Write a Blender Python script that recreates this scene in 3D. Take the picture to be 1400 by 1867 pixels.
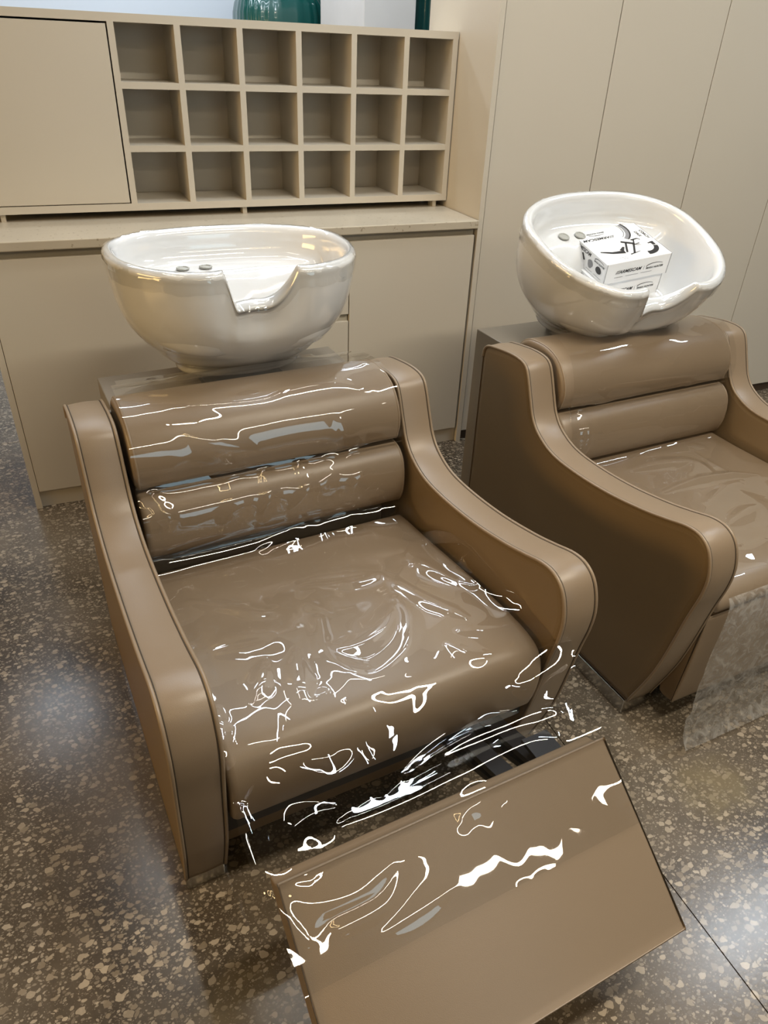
import bpy, bmesh, math, random
from mathutils import Vector, Matrix, noise
C = bpy.context.scene.collection
for o in list(bpy.data.objects): bpy.data.objects.remove(o)
SC = bpy.context.scene
PI = math.pi

# ------------------------------------------------------------------ camera
yaw, pitch, roll = -0.42092, 0.57192, 0.04623
cy, sy, cp, sp, cr, sr = math.cos(yaw), math.sin(yaw), math.cos(pitch), math.sin(pitch), math.cos(roll), math.sin(roll)
fwd = Vector((-sy*cp, cy*cp, -sp)); rt = Vector((cy, sy, 0)); up = rt.cross(fwd)
r2 = cr*rt + sr*up; u2 = -sr*rt + cr*up
M = Matrix(((r2.x, u2.x, -fwd.x, 0.23789), (r2.y, u2.y, -fwd.y, -2.28824), (r2.z, u2.z, -fwd.z, 1.33371), (0, 0, 0, 1)))
cd = bpy.data.cameras.new('camera'); cam = bpy.data.objects.new('camera', cd); C.objects.link(cam)
cam.matrix_world = M
cd.sensor_fit = 'HORIZONTAL'; cd.sensor_width = 36; cd.lens = 1314.19/1400*36; cd.clip_start = 0.02
SC.camera = cam
SC.view_settings.view_transform = 'Standard'; SC.view_settings.look = 'None'
SC.view_settings.gamma = 1; SC.view_settings.use_curve_mapping = False
SC.view_settings.exposure = 0.08

# ------------------------------------------------------------------ world and lights
wd = bpy.data.worlds.new('world'); SC.world = wd; wd.use_nodes = True
wd.node_tree.nodes['Background'].inputs[0].default_value = (0.75, 0.8, 0.9, 1)
wd.node_tree.nodes['Background'].inputs[1].default_value = 0.3
def area(name, loc, target, sx, sy_, power, col):
    l = bpy.data.lights.new(name, 'AREA'); l.shape = 'RECTANGLE'; l.size = sx; l.size_y = sy_; l.energy = power; l.color = col
    o = bpy.data.objects.new(name, l); C.objects.link(o); o.location = loc
    d = Vector(target) - Vector(loc); o.rotation_euler = d.to_track_quat('-Z', 'Y').to_euler()
    return o
COOL = (0.80, 0.90, 1.0); WARM = (1.0, 0.80, 0.52); NEUT = (1.0, 0.93, 0.82); KEY = (1.0, 0.91, 0.76)
# ceiling tubes: key row in the aisle behind the camera, others over the chairs and beyond
for i, (x, y, L, w, p, col) in enumerate([
        (1.8, -4.5, 2.6, 0.12, 32, KEY), (1.25, -0.2, 0.07, 1.3, 20, COOL), (1.4, 1.05, 1.6, 0.06, 12, COOL), (-0.7, -1.2, 0.05, 1.2, 5, NEUT),
        (3.30, -1.15, 1.1, 0.14, 26, COOL), (1.75, -2.15, 1.9, 0.08, 62, KEY), (0.6, 1.9, 2.4, 0.2, 40, COOL),
        (0.75, 0.45, 1.5, 0.03, 7, COOL), (0.95, -0.55, 1.2, 0.03, 6, NEUT), (1.9, 0.5, 0.03, 1.4, 6, COOL), (2.3, 1.4, 1.2, 0.03, 6, COOL), (0.2, 0.3, 0.03, 1.3, 5, NEUT)]):  # these thin unseen tubes are added to put highlights on the film
    o = area('ceiling_tube_and_fill', (x, y, 2.86), (x, y, 0), L, w, p, col)
# warm lit shop on the left, daylight windows in front and beyond the cabinets
area('warm_shop_light', (-4.8, -1.2, 1.9), (0, -1.0, 0.7), 3.0, 1.0, 105, (1.0, 0.64, 0.24))
area('window_daylight', (2.2, -6.9, 1.7), (1.0, 0, 1.0), 2.4, 1.5, 26, (0.62, 0.88, 1.0))
area('window_daylight', (-1.6, 5.9, 1.5), (-1.2, 0, 0.6), 2.6, 2.0, 90, (0.55, 0.76, 1.0))

# ------------------------------------------------------------------ helpers
def newmat(name):
    m = bpy.data.materials.new(name); m.use_nodes = True
    return m, m.node_tree.nodes, m.node_tree.links, m.node_tree.nodes['Principled BSDF']
def setin(b, **k):
    for n, v in k.items():
        b.inputs[n.replace('_', ' ')].default_value = v
def simple(name, col, rough=0.5, metal=0, coat=0, spec=0.5, noise_amt=0.0, nscale=6, bump=0, bscale=200):
    m, N, L, b = newmat(name)
    setin(b, Base_Color=(*col, 1), Roughness=rough, Metallic=metal)
    b.inputs['Coat Weight'].default_value = coat; b.inputs['Specular IOR Level'].default_value = spec
    tc = N.new('ShaderNodeTexCoord')
    if noise_amt:
        n = N.new('ShaderNodeTexNoise'); n.inputs['Scale'].default_value = nscale; n.inputs['Detail'].default_value = 6
        L.new(tc.outputs['Object'], n.inputs['Vector'])
        mx = N.new('ShaderNodeMix'); mx.data_type = 'RGBA'
        mx.inputs[6].default_value = (*[c*(1-noise_amt) for c in col], 1); mx.inputs[7].default_value = (*[min(1, c*(1+noise_amt)) for c in col], 1)
        L.new(n.outputs['Fac'], mx.inputs[0]); L.new(mx.outputs[2], b.inputs['Base Color'])
    if bump:
        n = N.new('ShaderNodeTexNoise'); n.inputs['Scale'].default_value = bscale; n.inputs['Detail'].default_value = 3
        L.new(tc.outputs['Object'], n.inputs['Vector'])
        bp = N.new('ShaderNodeBump'); bp.inputs['Strength'].default_value = bump; bp.inputs['Distance'].default_value = 0.001
        L.new(n.outputs['Fac'], bp.inputs['Height']); L.new(bp.outputs[0], b.inputs['Normal'])
    return m
LAM = simple('beige_laminate', (0.55, 0.500, 0.415), 0.42, noise_amt=0.03, nscale=3, bump=0.05, bscale=400)
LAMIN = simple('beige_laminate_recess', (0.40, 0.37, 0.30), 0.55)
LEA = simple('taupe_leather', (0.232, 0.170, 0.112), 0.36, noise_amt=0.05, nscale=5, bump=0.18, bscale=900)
LEAS = simple('taupe_leather_shaded', (0.185, 0.128, 0.068), 0.34, noise_amt=0.05, nscale=5, bump=0.18, bscale=900)  # leather copy darkened: the shade on the chair sides is in its colour
PIPE = simple('leather_piping', (0.245, 0.180, 0.118), 0.4)
SEAM = simple('dark_seam', (0.05, 0.035, 0.02), 0.7)
LACQ = simple('taupe_lacquer', (0.20, 0.168, 0.128), 0.3, noise_amt=0.04)
CER = simple('white_ceramic', (0.69, 0.70, 0.71), 0.10, coat=1.0)
CHR = simple('chrome', (0.50, 0.49, 0.47), 0.22, metal=1)
BLK = simple('black_metal', (0.012, 0.012, 0.014), 0.4)
RUB = simple('grey_ring', (0.36, 0.36, 0.33), 0.3)
DARK = simple('dark_recess', (0.01, 0.01, 0.01), 0.7)
CARD = simple('white_card', (0.80, 0.80, 0.80), 0.35)
INK = simple('black_ink', (0.012, 0.012, 0.014), 0.4)
GINK = simple('grey_ink', (0.22, 0.22, 0.23), 0.5)
WALLM = simple('painted_wall', (0.66, 0.74, 0.84), 0.7, noise_amt=0.04, nscale=2)
PILM = simple('painted_pillar', (0.66, 0.66, 0.66), 0.6, noise_amt=0.07, nscale=5)
WALLW = simple('warm_wall', (0.20, 0.155, 0.105), 0.7, noise_amt=0.04, nscale=2)
CEILM = simple('ceiling_paint', (0.22, 0.21, 0.20), 0.8)
GRN = simple('dark_green_vinyl', (0.006, 0.075, 0.065), 0.22, coat=0.6, bump=0.5, bscale=18)
DBR = simple('dark_brown_skirting', (0.06, 0.038, 0.024), 0.5)

def stone_mat():
    m, N, L, b = newmat('speckled_stone'); tc = N.new('ShaderNodeTexCoord')
    n = N.new('ShaderNodeTexNoise'); n.inputs['Scale'].default_value = 90; n.inputs['Detail'].default_value = 4
    L.new(tc.outputs['Object'], n.inputs['Vector'])
    r = N.new('ShaderNodeValToRGB'); e = r.color_ramp.elements
    e[0].position = 0.30; e[0].color = (0.34, 0.28, 0.20, 1); e[1].position = 0.36; e[1].color = (0.55, 0.485, 0.38, 1)
    L.new(n.outputs['Fac'], r.inputs[0])
    n2 = N.new('ShaderNodeTexNoise'); n2.inputs['Scale'].default_value = 5
    L.new(tc.outputs['Object'], n2.inputs['Vector'])
    mx = N.new('ShaderNodeMix'); mx.data_type = 'RGBA'; mx.blend_type = 'MULTIPLY'; mx.inputs[0].default_value = 0.25
    L.new(r.outputs[0], mx.inputs[6]); L.new(n2.outputs['Fac'], mx.inputs[7])
    L.new(mx.outputs[2], b.inputs['Base Color']); b.inputs['Roughness'].default_value = 0.28
    return m
STONE = stone_mat()

def terrazzo():
    m, N, L, b = newmat('terrazzo'); tc = N.new('ShaderNodeTexCoord')
    # warp
    nw = N.new('ShaderNodeTexNoise'); nw.inputs['Scale'].default_value = 55; nw.inputs['Detail'].default_value = 2
    L.new(tc.outputs['Object'], nw.inputs['Vector'])
    sub = N.new('ShaderNodeVectorMath'); sub.operation = 'SUBTRACT'; sub.inputs[1].default_value = (0.5, 0.5, 0.5)
    L.new(nw.outputs['Color'], sub.inputs[0])
    sc = N.new('ShaderNodeVectorMath'); sc.operation = 'SCALE'; sc.inputs['Scale'].default_value = 0.014
    L.new(sub.outputs[0], sc.inputs[0])
    ad = N.new('ShaderNodeVectorMath'); ad.operation = 'ADD'
    L.new(tc.outputs['Object'], ad.inputs[0]); L.new(sc.outputs[0], ad.inputs[1])
    def chips(scale, thr_r, keep, seed):
        mp = N.new('ShaderNodeMapping'); mp.inputs['Location'].default_value = (seed, seed*0.7, 0); mp.inputs['Rotation'].default_value = (0, 0, seed)
        mp.inputs['Scale'].default_value = (1, 1.35, 0.0)
        L.new(ad.outputs[0], mp.inputs['Vector'])
        v = N.new('ShaderNodeTexVoronoi'); v.inputs['Scale'].default_value = scale; v.voronoi_dimensions = '2D'
        L.new(mp.outputs[0], v.inputs['Vector'])
        s = N.new('ShaderNodeSeparateColor'); L.new(v.outputs['Color'], s.inputs[0])
        # radius threshold varies per chip
        rr = N.new('ShaderNodeMath'); rr.operation = 'MULTIPLY_ADD'; rr.inputs[1].default_value = thr_r*0.75; rr.inputs[2].default_value = thr_r*0.25
        L.new(s.outputs[1], rr.inputs[0])
        lt = N.new('ShaderNodeMath'); lt.operation = 'LESS_THAN'; L.new(v.outputs['Distance'], lt.inputs[0]); L.new(rr.outputs[0], lt.inputs[1])
        kp = N.new('ShaderNodeMath'); kp.operation = 'LESS_THAN'; kp.inputs[1].default_value = keep; L.new(s.outputs[0], kp.inputs[0])
        mu = N.new('ShaderNodeMath'); mu.operation = 'MULTIPLY'; L.new(lt.outputs[0], mu.inputs[0]); L.new(kp.outputs[0], mu.inputs[1])
        return mu.outputs[0], s.outputs[2]
    a1, c1 = chips(54, 0.46, 0.60, 1.3)
    a2, c2 = chips(118, 0.44, 0.60, 2.9)
    a3, c3 = chips(230, 0.40, 0.50, 4.1)
    # matrix colour
    nb = N.new('ShaderNodeTexNoise'); nb.inputs['Scale'].default_value = 3.2; nb.inputs['Detail'].default_value = 8; nb.inputs['Roughness'].default_value = 0.65
    L.new(tc.outputs['Object'], nb.inputs['Vector'])
    rb = N.new('ShaderNodeValToRGB'); e = rb.color_ramp.elements
    e[0].position = 0.33; e[0].color = (0.038, 0.028, 0.018, 1); e[1].position = 0.72; e[1].color = (0.13, 0.098, 0.066, 1)
    L.new(nb.outputs['Fac'], rb.inputs[0])
    cur = rb.outputs[0]
    def over(cur, mask, cc, lo, hi, strength):
        mc = N.new('ShaderNodeMix'); mc.data_type = 'RGBA'; mc.inputs[6].default_value = (*lo, 1); mc.inputs[7].default_value = (*hi, 1)
        L.new(cc, mc.inputs[0])
        ms = N.new('ShaderNodeMath'); ms.operation = 'MULTIPLY'; ms.inputs[1].default_value = strength; L.new(mask, ms.inputs[0])
        mm = N.new('ShaderNodeMix'); mm.data_type = 'RGBA'
        L.new(ms.outputs[0], mm.inputs[0]); L.new(cur, mm.inputs[6]); L.new(mc.outputs[2], mm.inputs[7])
        return mm.outputs[2]
    cur = over(cur, a3, c3, (0.12, 0.09, 0.065), (0.30, 0.25, 0.19), 0.6)
    cur = over(cur, a2, c2, (0.16, 0.125, 0.09), (0.42, 0.35, 0.26), 0.75)
    cur = over(cur, a1, c1, (0.20, 0.155, 0.105), (0.46, 0.38, 0.28), 0.85)
    # dust and wear
    nd = N.new('ShaderNodeTexNoise'); nd.inputs['Scale'].default_value = 1.7; nd.inputs['Detail'].default_value = 9; nd.inputs['Roughness'].default_value = 0.7
    L.new(tc.outputs['Object'], nd.inputs['Vector'])
    rd = N.new('ShaderNodeValToRGB'); e = rd.color_ramp.elements
    e[0].position = 0.42; e[0].color = (0, 0, 0, 1); e[1].position = 0.70; e[1].color = (0.55, 0.55, 0.55, 1)
    L.new(nd.outputs['Fac'], rd.inputs[0])
    dm = N.new('ShaderNodeMix'); dm.data_type = 'RGBA'; dm.inputs[7].default_value = (0.20, 0.165, 0.12, 1)
    L.new(rd.outputs[0], dm.inputs[0]); L.new(cur, dm.inputs[6]); cur = dm.outputs[2]
    # noisy yellowish patch in front of the right chair, and a fainter one by the left foot
    def yellow_patch(cur, x, y, r, col, amt):
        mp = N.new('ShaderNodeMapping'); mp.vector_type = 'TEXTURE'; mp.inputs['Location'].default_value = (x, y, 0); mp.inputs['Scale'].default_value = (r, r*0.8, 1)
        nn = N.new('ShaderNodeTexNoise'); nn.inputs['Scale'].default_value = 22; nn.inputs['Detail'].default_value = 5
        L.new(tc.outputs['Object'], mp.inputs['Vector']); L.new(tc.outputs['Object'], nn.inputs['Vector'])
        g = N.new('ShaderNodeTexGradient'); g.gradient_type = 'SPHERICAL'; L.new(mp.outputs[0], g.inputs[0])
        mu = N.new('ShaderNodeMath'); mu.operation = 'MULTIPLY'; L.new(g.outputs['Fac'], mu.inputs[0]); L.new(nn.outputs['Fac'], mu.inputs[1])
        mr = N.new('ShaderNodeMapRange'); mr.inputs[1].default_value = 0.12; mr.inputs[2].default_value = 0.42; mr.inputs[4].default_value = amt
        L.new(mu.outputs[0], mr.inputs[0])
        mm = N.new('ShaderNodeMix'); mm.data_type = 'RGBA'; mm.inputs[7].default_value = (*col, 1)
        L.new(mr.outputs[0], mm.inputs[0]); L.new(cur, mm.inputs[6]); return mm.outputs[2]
    cur = yellow_patch(cur, 1.345, -1.665, 0.16, (0.24, 0.19, 0.10), 0.5)
    cur = yellow_patch(cur, 0.30, -1.72, 0.18, (0.22, 0.165, 0.075), 0.35)
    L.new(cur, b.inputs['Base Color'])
    ro = N.new('ShaderNodeMapRange'); ro.inputs[3].default_value = 0.12; ro.inputs[4].default_value = 0.34
    L.new(nd.outputs['Fac'], ro.inputs[0]); L.new(ro.outputs[0], b.inputs['Roughness'])
    bp = N.new('ShaderNodeBump'); bp.inputs['Strength'].default_value = 0.15; bp.inputs['Distance'].default_value = 0.001
    nf = N.new('ShaderNodeTexNoise'); nf.inputs['Scale'].default_value = 130; nf.inputs['Detail'].default_value = 4
    L.new(tc.outputs['Object'], nf.inputs['Vector']); L.new(nf.outputs['Fac'], bp.inputs['Height']); L.new(bp.outputs[0], b.inputs['Normal'])
    return m
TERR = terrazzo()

def film_mat(name, haze=0.0, rough=0.02):
    m, N, L, b = newmat(name); N.remove(b); out = N['Material Output']
    tr = N.new('ShaderNodeBsdfTransparent'); tr.inputs[0].default_value = (0.95, 0.95, 0.945, 1)
    gl = N.new('ShaderNodeBsdfGlossy'); gl.inputs['Roughness'].default_value = rough; gl.inputs[0].default_value = (1, 1, 1, 1)
    fr = N.new('ShaderNodeLayerWeight'); fr.inputs[0].default_value = 0.5
    pw = N.new('ShaderNodeMath'); pw.operation = 'POWER'; pw.inputs[1].default_value = 4.5; L.new(fr.outputs['Facing'], pw.inputs[0])
    ml = N.new('ShaderNodeMath'); ml.operation = 'MULTIPLY_ADD'; ml.inputs[1].default_value = 0.85; ml.inputs[2].default_value = 0.075; ml.use_clamp = True
    L.new(pw.outputs[0], ml.inputs[0])
    mx = N.new('ShaderNodeMixShader'); L.new(ml.outputs[0], mx.inputs[0]); L.new(tr.outputs[0], mx.inputs[1]); L.new(gl.outputs[0], mx.inputs[2])
    last = mx
    if haze:
        df = N.new('ShaderNodeBsdfDiffuse'); df.inputs[0].default_value = (0.8, 0.78, 0.74, 1)
        tl = N.new('ShaderNodeBsdfTranslucent'); tl.inputs[0].default_value = (0.8, 0.78, 0.74, 1)
        dd = N.new('ShaderNodeMixShader'); L.new(df.outputs[0], dd.inputs[1]); L.new(tl.outputs[0], dd.inputs[2])
        h = N.new('ShaderNodeMixShader'); h.inputs[0].default_value = haze
        tc = N.new('ShaderNodeTexCoord'); nz = N.new('ShaderNodeTexNoise'); nz.inputs['Scale'].default_value = 38; nz.inputs['Detail'].default_value = 7; nz.inputs['Distortion'].default_value = 1.5
        L.new(tc.outputs['Object'], nz.inputs['Vector'])
        mr = N.new('ShaderNodeMapRange'); mr.inputs[1].default_value = 0.35; mr.inputs[2].default_value = 0.70; mr.inputs[3].default_value = haze*0.35; mr.inputs[4].default_value = haze*1.5
        L.new(nz.outputs['Fac'], mr.inputs[0]); L.new(mr.outputs[0], h.inputs[0])
        bp = N.new('ShaderNodeBump'); bp.inputs['Strength'].default_value = 0.6; bp.inputs['Distance'].default_value = 0.002
        L.new(nz.outputs['Fac'], bp.inputs['Height']); L.new(bp.outputs[0], gl.inputs['Normal'])
        L.new(mx.outputs[0], h.inputs[1]); L.new(dd.outputs[0], h.inputs[2]); last = h
    L.new(last.outputs[0], out.inputs['Surface'])
    return m
FILM = film_mat('clear_film'); HAZE = film_mat('hazy_film', 0.34, 0.14)

def obj(name, verts, faces, mat, parent=None, smooth=False, bevel=0, seg=2):
    me = bpy.data.meshes.new(name); me.from_pydata([tuple(v) for v in verts], [], faces); me.update()
    bm = bmesh.new(); bm.from_mesh(me); bmesh.ops.recalc_face_normals(bm, faces=bm.faces)
    if bevel: bmesh.ops.bevel(bm, geom=list(bm.edges), offset=bevel, segments=seg, affect='EDGES', profile=0.5)
    bm.to_mesh(me); bm.free()
    me.materials.append(mat)
    if smooth: me.polygons.foreach_set('use_smooth', [True]*len(me.polygons))
    o = bpy.data.objects.new(name, me); C.objects.link(o)
    if parent: o.parent = parent
    return o
def boxvf(x0, x1, y0, y1, z0, z1, off=0):
    v = [(x0, y0, z0), (x1, y0, z0), (x1, y1, z0), (x0, y1, z0), (x0, y0, z1), (x1, y0, z1), (x1, y1, z1), (x0, y1, z1)]
    f = [(0, 3, 2, 1), (4, 5, 6, 7), (0, 1, 5, 4), (1, 2, 6, 5), (2, 3, 7, 6), (3, 0, 4, 7)]
    return v, [tuple(i+off for i in q) for q in f]
def box(name, x0, x1, y0, y1, z0, z1, mat, parent=None, bevel=0.0):
    v, f = boxvf(x0, x1, y0, y1, z0, z1); return obj(name, v, f, mat, parent, bevel=bevel)
def boxes(name, L, mat, parent=None):
    V, F = [], []
    for b in L:
        v, f = boxvf(*b, off=len(V)); V += v; F += f
    return obj(name, V, F, mat, parent)
def thing(name, label, cat, loc=(0, 0, 0), rotz=0, group=None):
    o = bpy.data.objects.new(name, None); C.objects.link(o); o.location = loc; o.rotation_euler = (0, 0, rotz)
    o['label'] = label; o['category'] = cat
    if group: o['group'] = group
    o.empty_display_size = 0.1
    return o
def tag(o, label, cat, group=None):
    o['label'] = label; o['category'] = cat
    if group: o['group'] = group
    return o
def struct(o): o['kind'] = 'structure'; return o
def tube(path, r, n=8, closed=False):
    V, F = [], []; P = [Vector(p) for p in path]; m = len(P)
    for i, p in enumerate(P):
        a = P[i-1] if (i or closed) else p; b = P[(i+1) % m] if (i < m-1 or closed) else p
        t = (b-a).normalized(); s = t.cross(Vector((1, 0, 0)))
        if s.length < 0.3: s = t.cross(Vector((0, 0, 1)))
        s.normalize(); q = t.cross(s)
        for k in range(n):
            th = 2*PI*k/n; V.append(p + r*(math.cos(th)*s + math.sin(th)*q))
    for i in range(m if closed else m-1):
        j = (i+1) % m
        for k in range(n): F.append((i*n+k, i*n+(k+1) % n, j*n+(k+1) % n, j*n+k))
    if not closed: F += [tuple(range(n)), tuple(range((m-1)*n, m*n))]
    return V, F
def catmull(P, n=6, closed=False):
    out = []; m = len(P)
    for i in range(m if closed else m-1):
        p0 = P[(i-1) % m] if (closed or i) else P[0]; p1 = P[i]; p2 = P[(i+1) % m]; p3 = P[(i+2) % m] if (closed or i+2 < m) else P[-1]
        for k in range(n):
            t = k/n
            out.append(tuple(0.5*((2*b)+(-a+c)*t+(2*a-5*b+4*c-d)*t*t+(-a+3*b-3*c+d)*t**3) for a, b, c, d in zip(p0, p1, p2, p3)))
    if not closed: out.append(tuple(P[-1]))
    return out
def offset_poly(P, d):
    # inward offset of a counter-clockwise or clockwise closed polygon (y,z)
    A = sum(P[i-1][0]*P[i][1]-P[i][0]*P[i-1][1] for i in range(len(P))); s = 1 if A > 0 else -1
    out = []; n = len(P)
    for i in range(n):
        a, b, c = P[i-1], P[i], P[(i+1) % n]
        t = Vector((c[0]-a[0], c[1]-a[1])); t.normalize()
        out.append((b[0]-s*t.y*d, b[1]+s*t.x*d))
    return out
def pillow(name, P, x0, x1, rad, mat, parent, seg=4, nx=1, smooth=True):
    """closed (y,z) profile extruded along x with softly rounded ends"""
    rings = []
    for k in range(seg+1):
        a = PI/2*k/seg; rings.append((x0+rad*(1-math.sin(a)), rad*(1-math.cos(a))))
    rings = [(x0+rad*(1-math.sin(PI/2*k/seg)), rad*(1-math.cos(PI/2*k/seg))) for k in range(seg, -1, -1)]
    # first ring is the end face (inset rad), last the full profile
    rings = [(x0+rad*(1-math.cos(PI/2*k/seg)), rad*(1-math.sin(PI/2*k/seg))) for k in range(seg+1)]
    other = [(x1-(x-x0), d) for x, d in reversed(rings)]
    allr = rings+other
    V, F = [], []; n = len(P)
    for x, d in allr:
        Q = offset_poly(P, d) if d > 1e-6 else P
        V += [(x, q[0], q[1]) for q in Q]
    for i in range(len(allr)-1):
        for k in range(n): F.append((i*n+k, i*n+(k+1) % n, (i+1)*n+(k+1) % n, (i+1)*n+k))
    F += [tuple(range(n)), tuple(range((len(allr)-1)*n, len(allr)*n))]
    o = obj(name, V, F, mat, parent, smooth=smooth)
    return o

# ------------------------------------------------------------------ room shell
# cast terrazzo slabs of the floor; the joint shows right of the footrest
fl = struct(box('floor', -5, 6, -7, 6, -0.10, -0.012, DARK))
xs = [-5, -1.6, 1.096, 3.8, 6]; ys = [-7, -2.9, 0.53, 3.2, 6]
for i in range(len(xs)-1):
    for j in range(len(ys)-1):
        g = 0.0012
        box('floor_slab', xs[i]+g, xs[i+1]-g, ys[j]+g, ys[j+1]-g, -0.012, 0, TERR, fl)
struct(box('ceiling', -5, 6, -7, 6, 2.9, 3.0, CEILM))
struct(box('wall_back', -5, 6, 6, 6.1, 0, 2.9, WALLM))
struct(box('wall_left', -5.1, -5, -7, 6, 0, 2.9, WALLW))
struct(box('wall_right', 6, 6.1, -7, 6, 0, 2.9, WALLW))
struct(box('wall_front', -5, 6, -7.1, -7, 0, 2.9, WALLW))
# partition and pillar beyond the cubby shelf
struct(box('wall_partition', -3.0, 3.6, 3.1, 3.2, 0, 2.9, WALLM))
tag(box('square_pillar', 1.753, 2.025, 1.6, 2.25, 0, 2.9, PILM, bevel=0.004), 'pale grey painted square pillar standing behind the cubby shelf', 'pillar')

# ------------------------------------------------------------------ cabinets
XR, H = 1.5617, 0.85
base = thing('base_cabinet', 'low beige laminate base cabinet with recessed finger pulls under the stone counter', 'cabinet')
boxes('carcass', [(0.0, 0.018, 0.0, 0.47, 0, 0.8235), (0.018, XR, 0.050, 0.47, 0.062, 0.80), (0.018, XR, 0.0205, 0.06, 0.80, 0.8235)], LAM, base)
box('toe_kick', 0.018, XR, 0.012, 0.03, 0.0, 0.058, LAM, base)
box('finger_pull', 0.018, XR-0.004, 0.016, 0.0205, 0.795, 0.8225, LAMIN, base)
def door(x0, x1, z0, z1, parent, name='door', y0=0.0, th=0.018, mat=LAM): return box(name, x0, x1, y0, y0+th, z0, z1, mat, parent, bevel=0.0012)
door(0.0195, 0.560, 0.062, 0.800, base); door(1.0975, XR-0.005, 0.062, 0.800, base)
door(0.5625, 1.0945, 0.562, 0.800, base, 'drawer'); door(0.5625, 1.0945, 0.312, 0.538, base, 'drawer'); door(0.5625, 1.0945, 0.062, 0.290, base, 'drawer')
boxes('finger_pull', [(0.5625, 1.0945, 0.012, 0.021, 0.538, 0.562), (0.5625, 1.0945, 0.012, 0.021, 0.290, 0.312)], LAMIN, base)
tag(box('worktop', -0.012, XR, -0.0155, 0.478, 0.8235, H, STONE, bevel=0.003), 'cream speckled stone worktop lying on the low base cabinet', 'worktop')

shelf = thing('cubby_shelf', 'beige cubby shelf with eighteen open pigeonholes and one door, on the worktop', 'shelf')
sb, st, sY, dep = 0.8716, 1.3863, 0.2421, 0.205
xd0, px_, tk = 0.476, 0.1818, 0.018
X0 = -0.012
pan = []
box('top_panel', X0, XR, sY, sY+dep, st-0.021, st, LAM, shelf); box('bottom_panel', X0, XR, sY, sY+dep, sb, sb+0.021, LAM, shelf)
box('back_panel', X0+0.01, XR-0.002, sY+dep, sY+dep+0.008, H+0.0005, st-0.005, LAM, shelf)
for k in range(6):
    x = xd0+k*px_
    box('divider', x-tk, x, sY, sY+dep-0.0005, sb+0.021, st-0.021, LAM, shelf)
box('side_panel', XR-0.0195, XR-0.001, sY, sY+dep-0.0005, sb+0.021, st-0.021, LAM, shelf)
box('side_panel', X0, X0+0.018, sY, sY+dep-0.0005, sb+0.021, st-0.021, LAM, shelf)
for k in range(6):
    x = xd0+k*px_
    for z in (1.221, 1.055): box('cubby_shelf_board', x, (xd0+(k+1)*px_-tk if k < 5 else XR-0.0195), sY+0.0005, sY+dep-0.0005, z-0.0175, z, LAM, shelf)
dr = box('door', X0+0.020, xd0-tk-0.004, sY+0.001, sY+0.019, sb+0.0235, st-0.026, LAM, shelf, bevel=0.001)
for x in (0.079, 0.81, 1.513): box('foot', x, x+0.014, sY+0.012, sY+0.05, H, sb, LAM, shelf)

tall = thing('tall_cabinet', 'floor-to-ceiling beige wardrobe wall with flat handleless doors on the right', 'cabinet')
boxes('carcass', [(XR+0.003, XR+0.021, 0.0, 0.478, 0.0, 2.62), (XR+0.021, 4.6, 0.060, 0.478, 0.05, 2.62)], LAM, tall)
box('edge_strip', XR+0.003, XR+0.0215, -0.004, 0.0, 0.0, 2.62, LAM, tall)
for a, b_ in ((1.5855, 2.0105), (2.0105, 2.4537), (2.4537, 2.9), (2.9, 3.345), (3.345, 3.79), (3.79, 4.235), (4.235, 4.6)):
    door(a+0.0016, b_-0.0016, 0.044, 2.61, tall)
box('toe_kick', XR+0.021, 4.6, 0.014, 0.03, 0.0, 0.042, DBR, tall)

# green ribbed upholstery beyond
def ribbed(name, cx, cy_, rx, ry, top, label):
    V, F = [], []; n = 120; prof = [(1, 0.0), (1.0, 0.3), (1.0, 0.9), (1.0, top-0.16), (0.985, top-0.10), (0.94, top-0.05), (0.86, top-0.02), (0.72, top), (0.3, top+0.008)]
    for s, z in prof:
        for k in range(n):
            a = 2*PI*k/n; ca, sa = math.cos(a), math.sin(a)
            q = 2/3.2; r = 1+0.03*abs(math.sin(a*16))
            V.append((cx+rx*s*r*math.copysign(abs(ca)**q, ca), cy_+ry*s*r*math.copysign(abs(sa)**q, sa), z))
    for i in range(len(prof)-1):
        for k in range(n): F.append((i*n+k, i*n+(k+1) % n, (i+1)*n+(k+1) % n, (i+1)*n+k))
    F += [tuple(range(n)), tuple(range((len(prof)-1)*n, len(prof)*n))]
    t = tag(obj(name, V, F, GRN, smooth=True), label, 'seat')
    return t
ribbed('padded_booth', 1.66, 2.72, 0.265, 0.20, 1.575, 'dark green ribbed padded seat back in glossy wrap, left of the square pillar')
ribbed('padded_booth', 2.42, 2.10, 0.22, 0.20, 1.70, 'dark green padded seat back in the narrow gap right of the square pillar')

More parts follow.
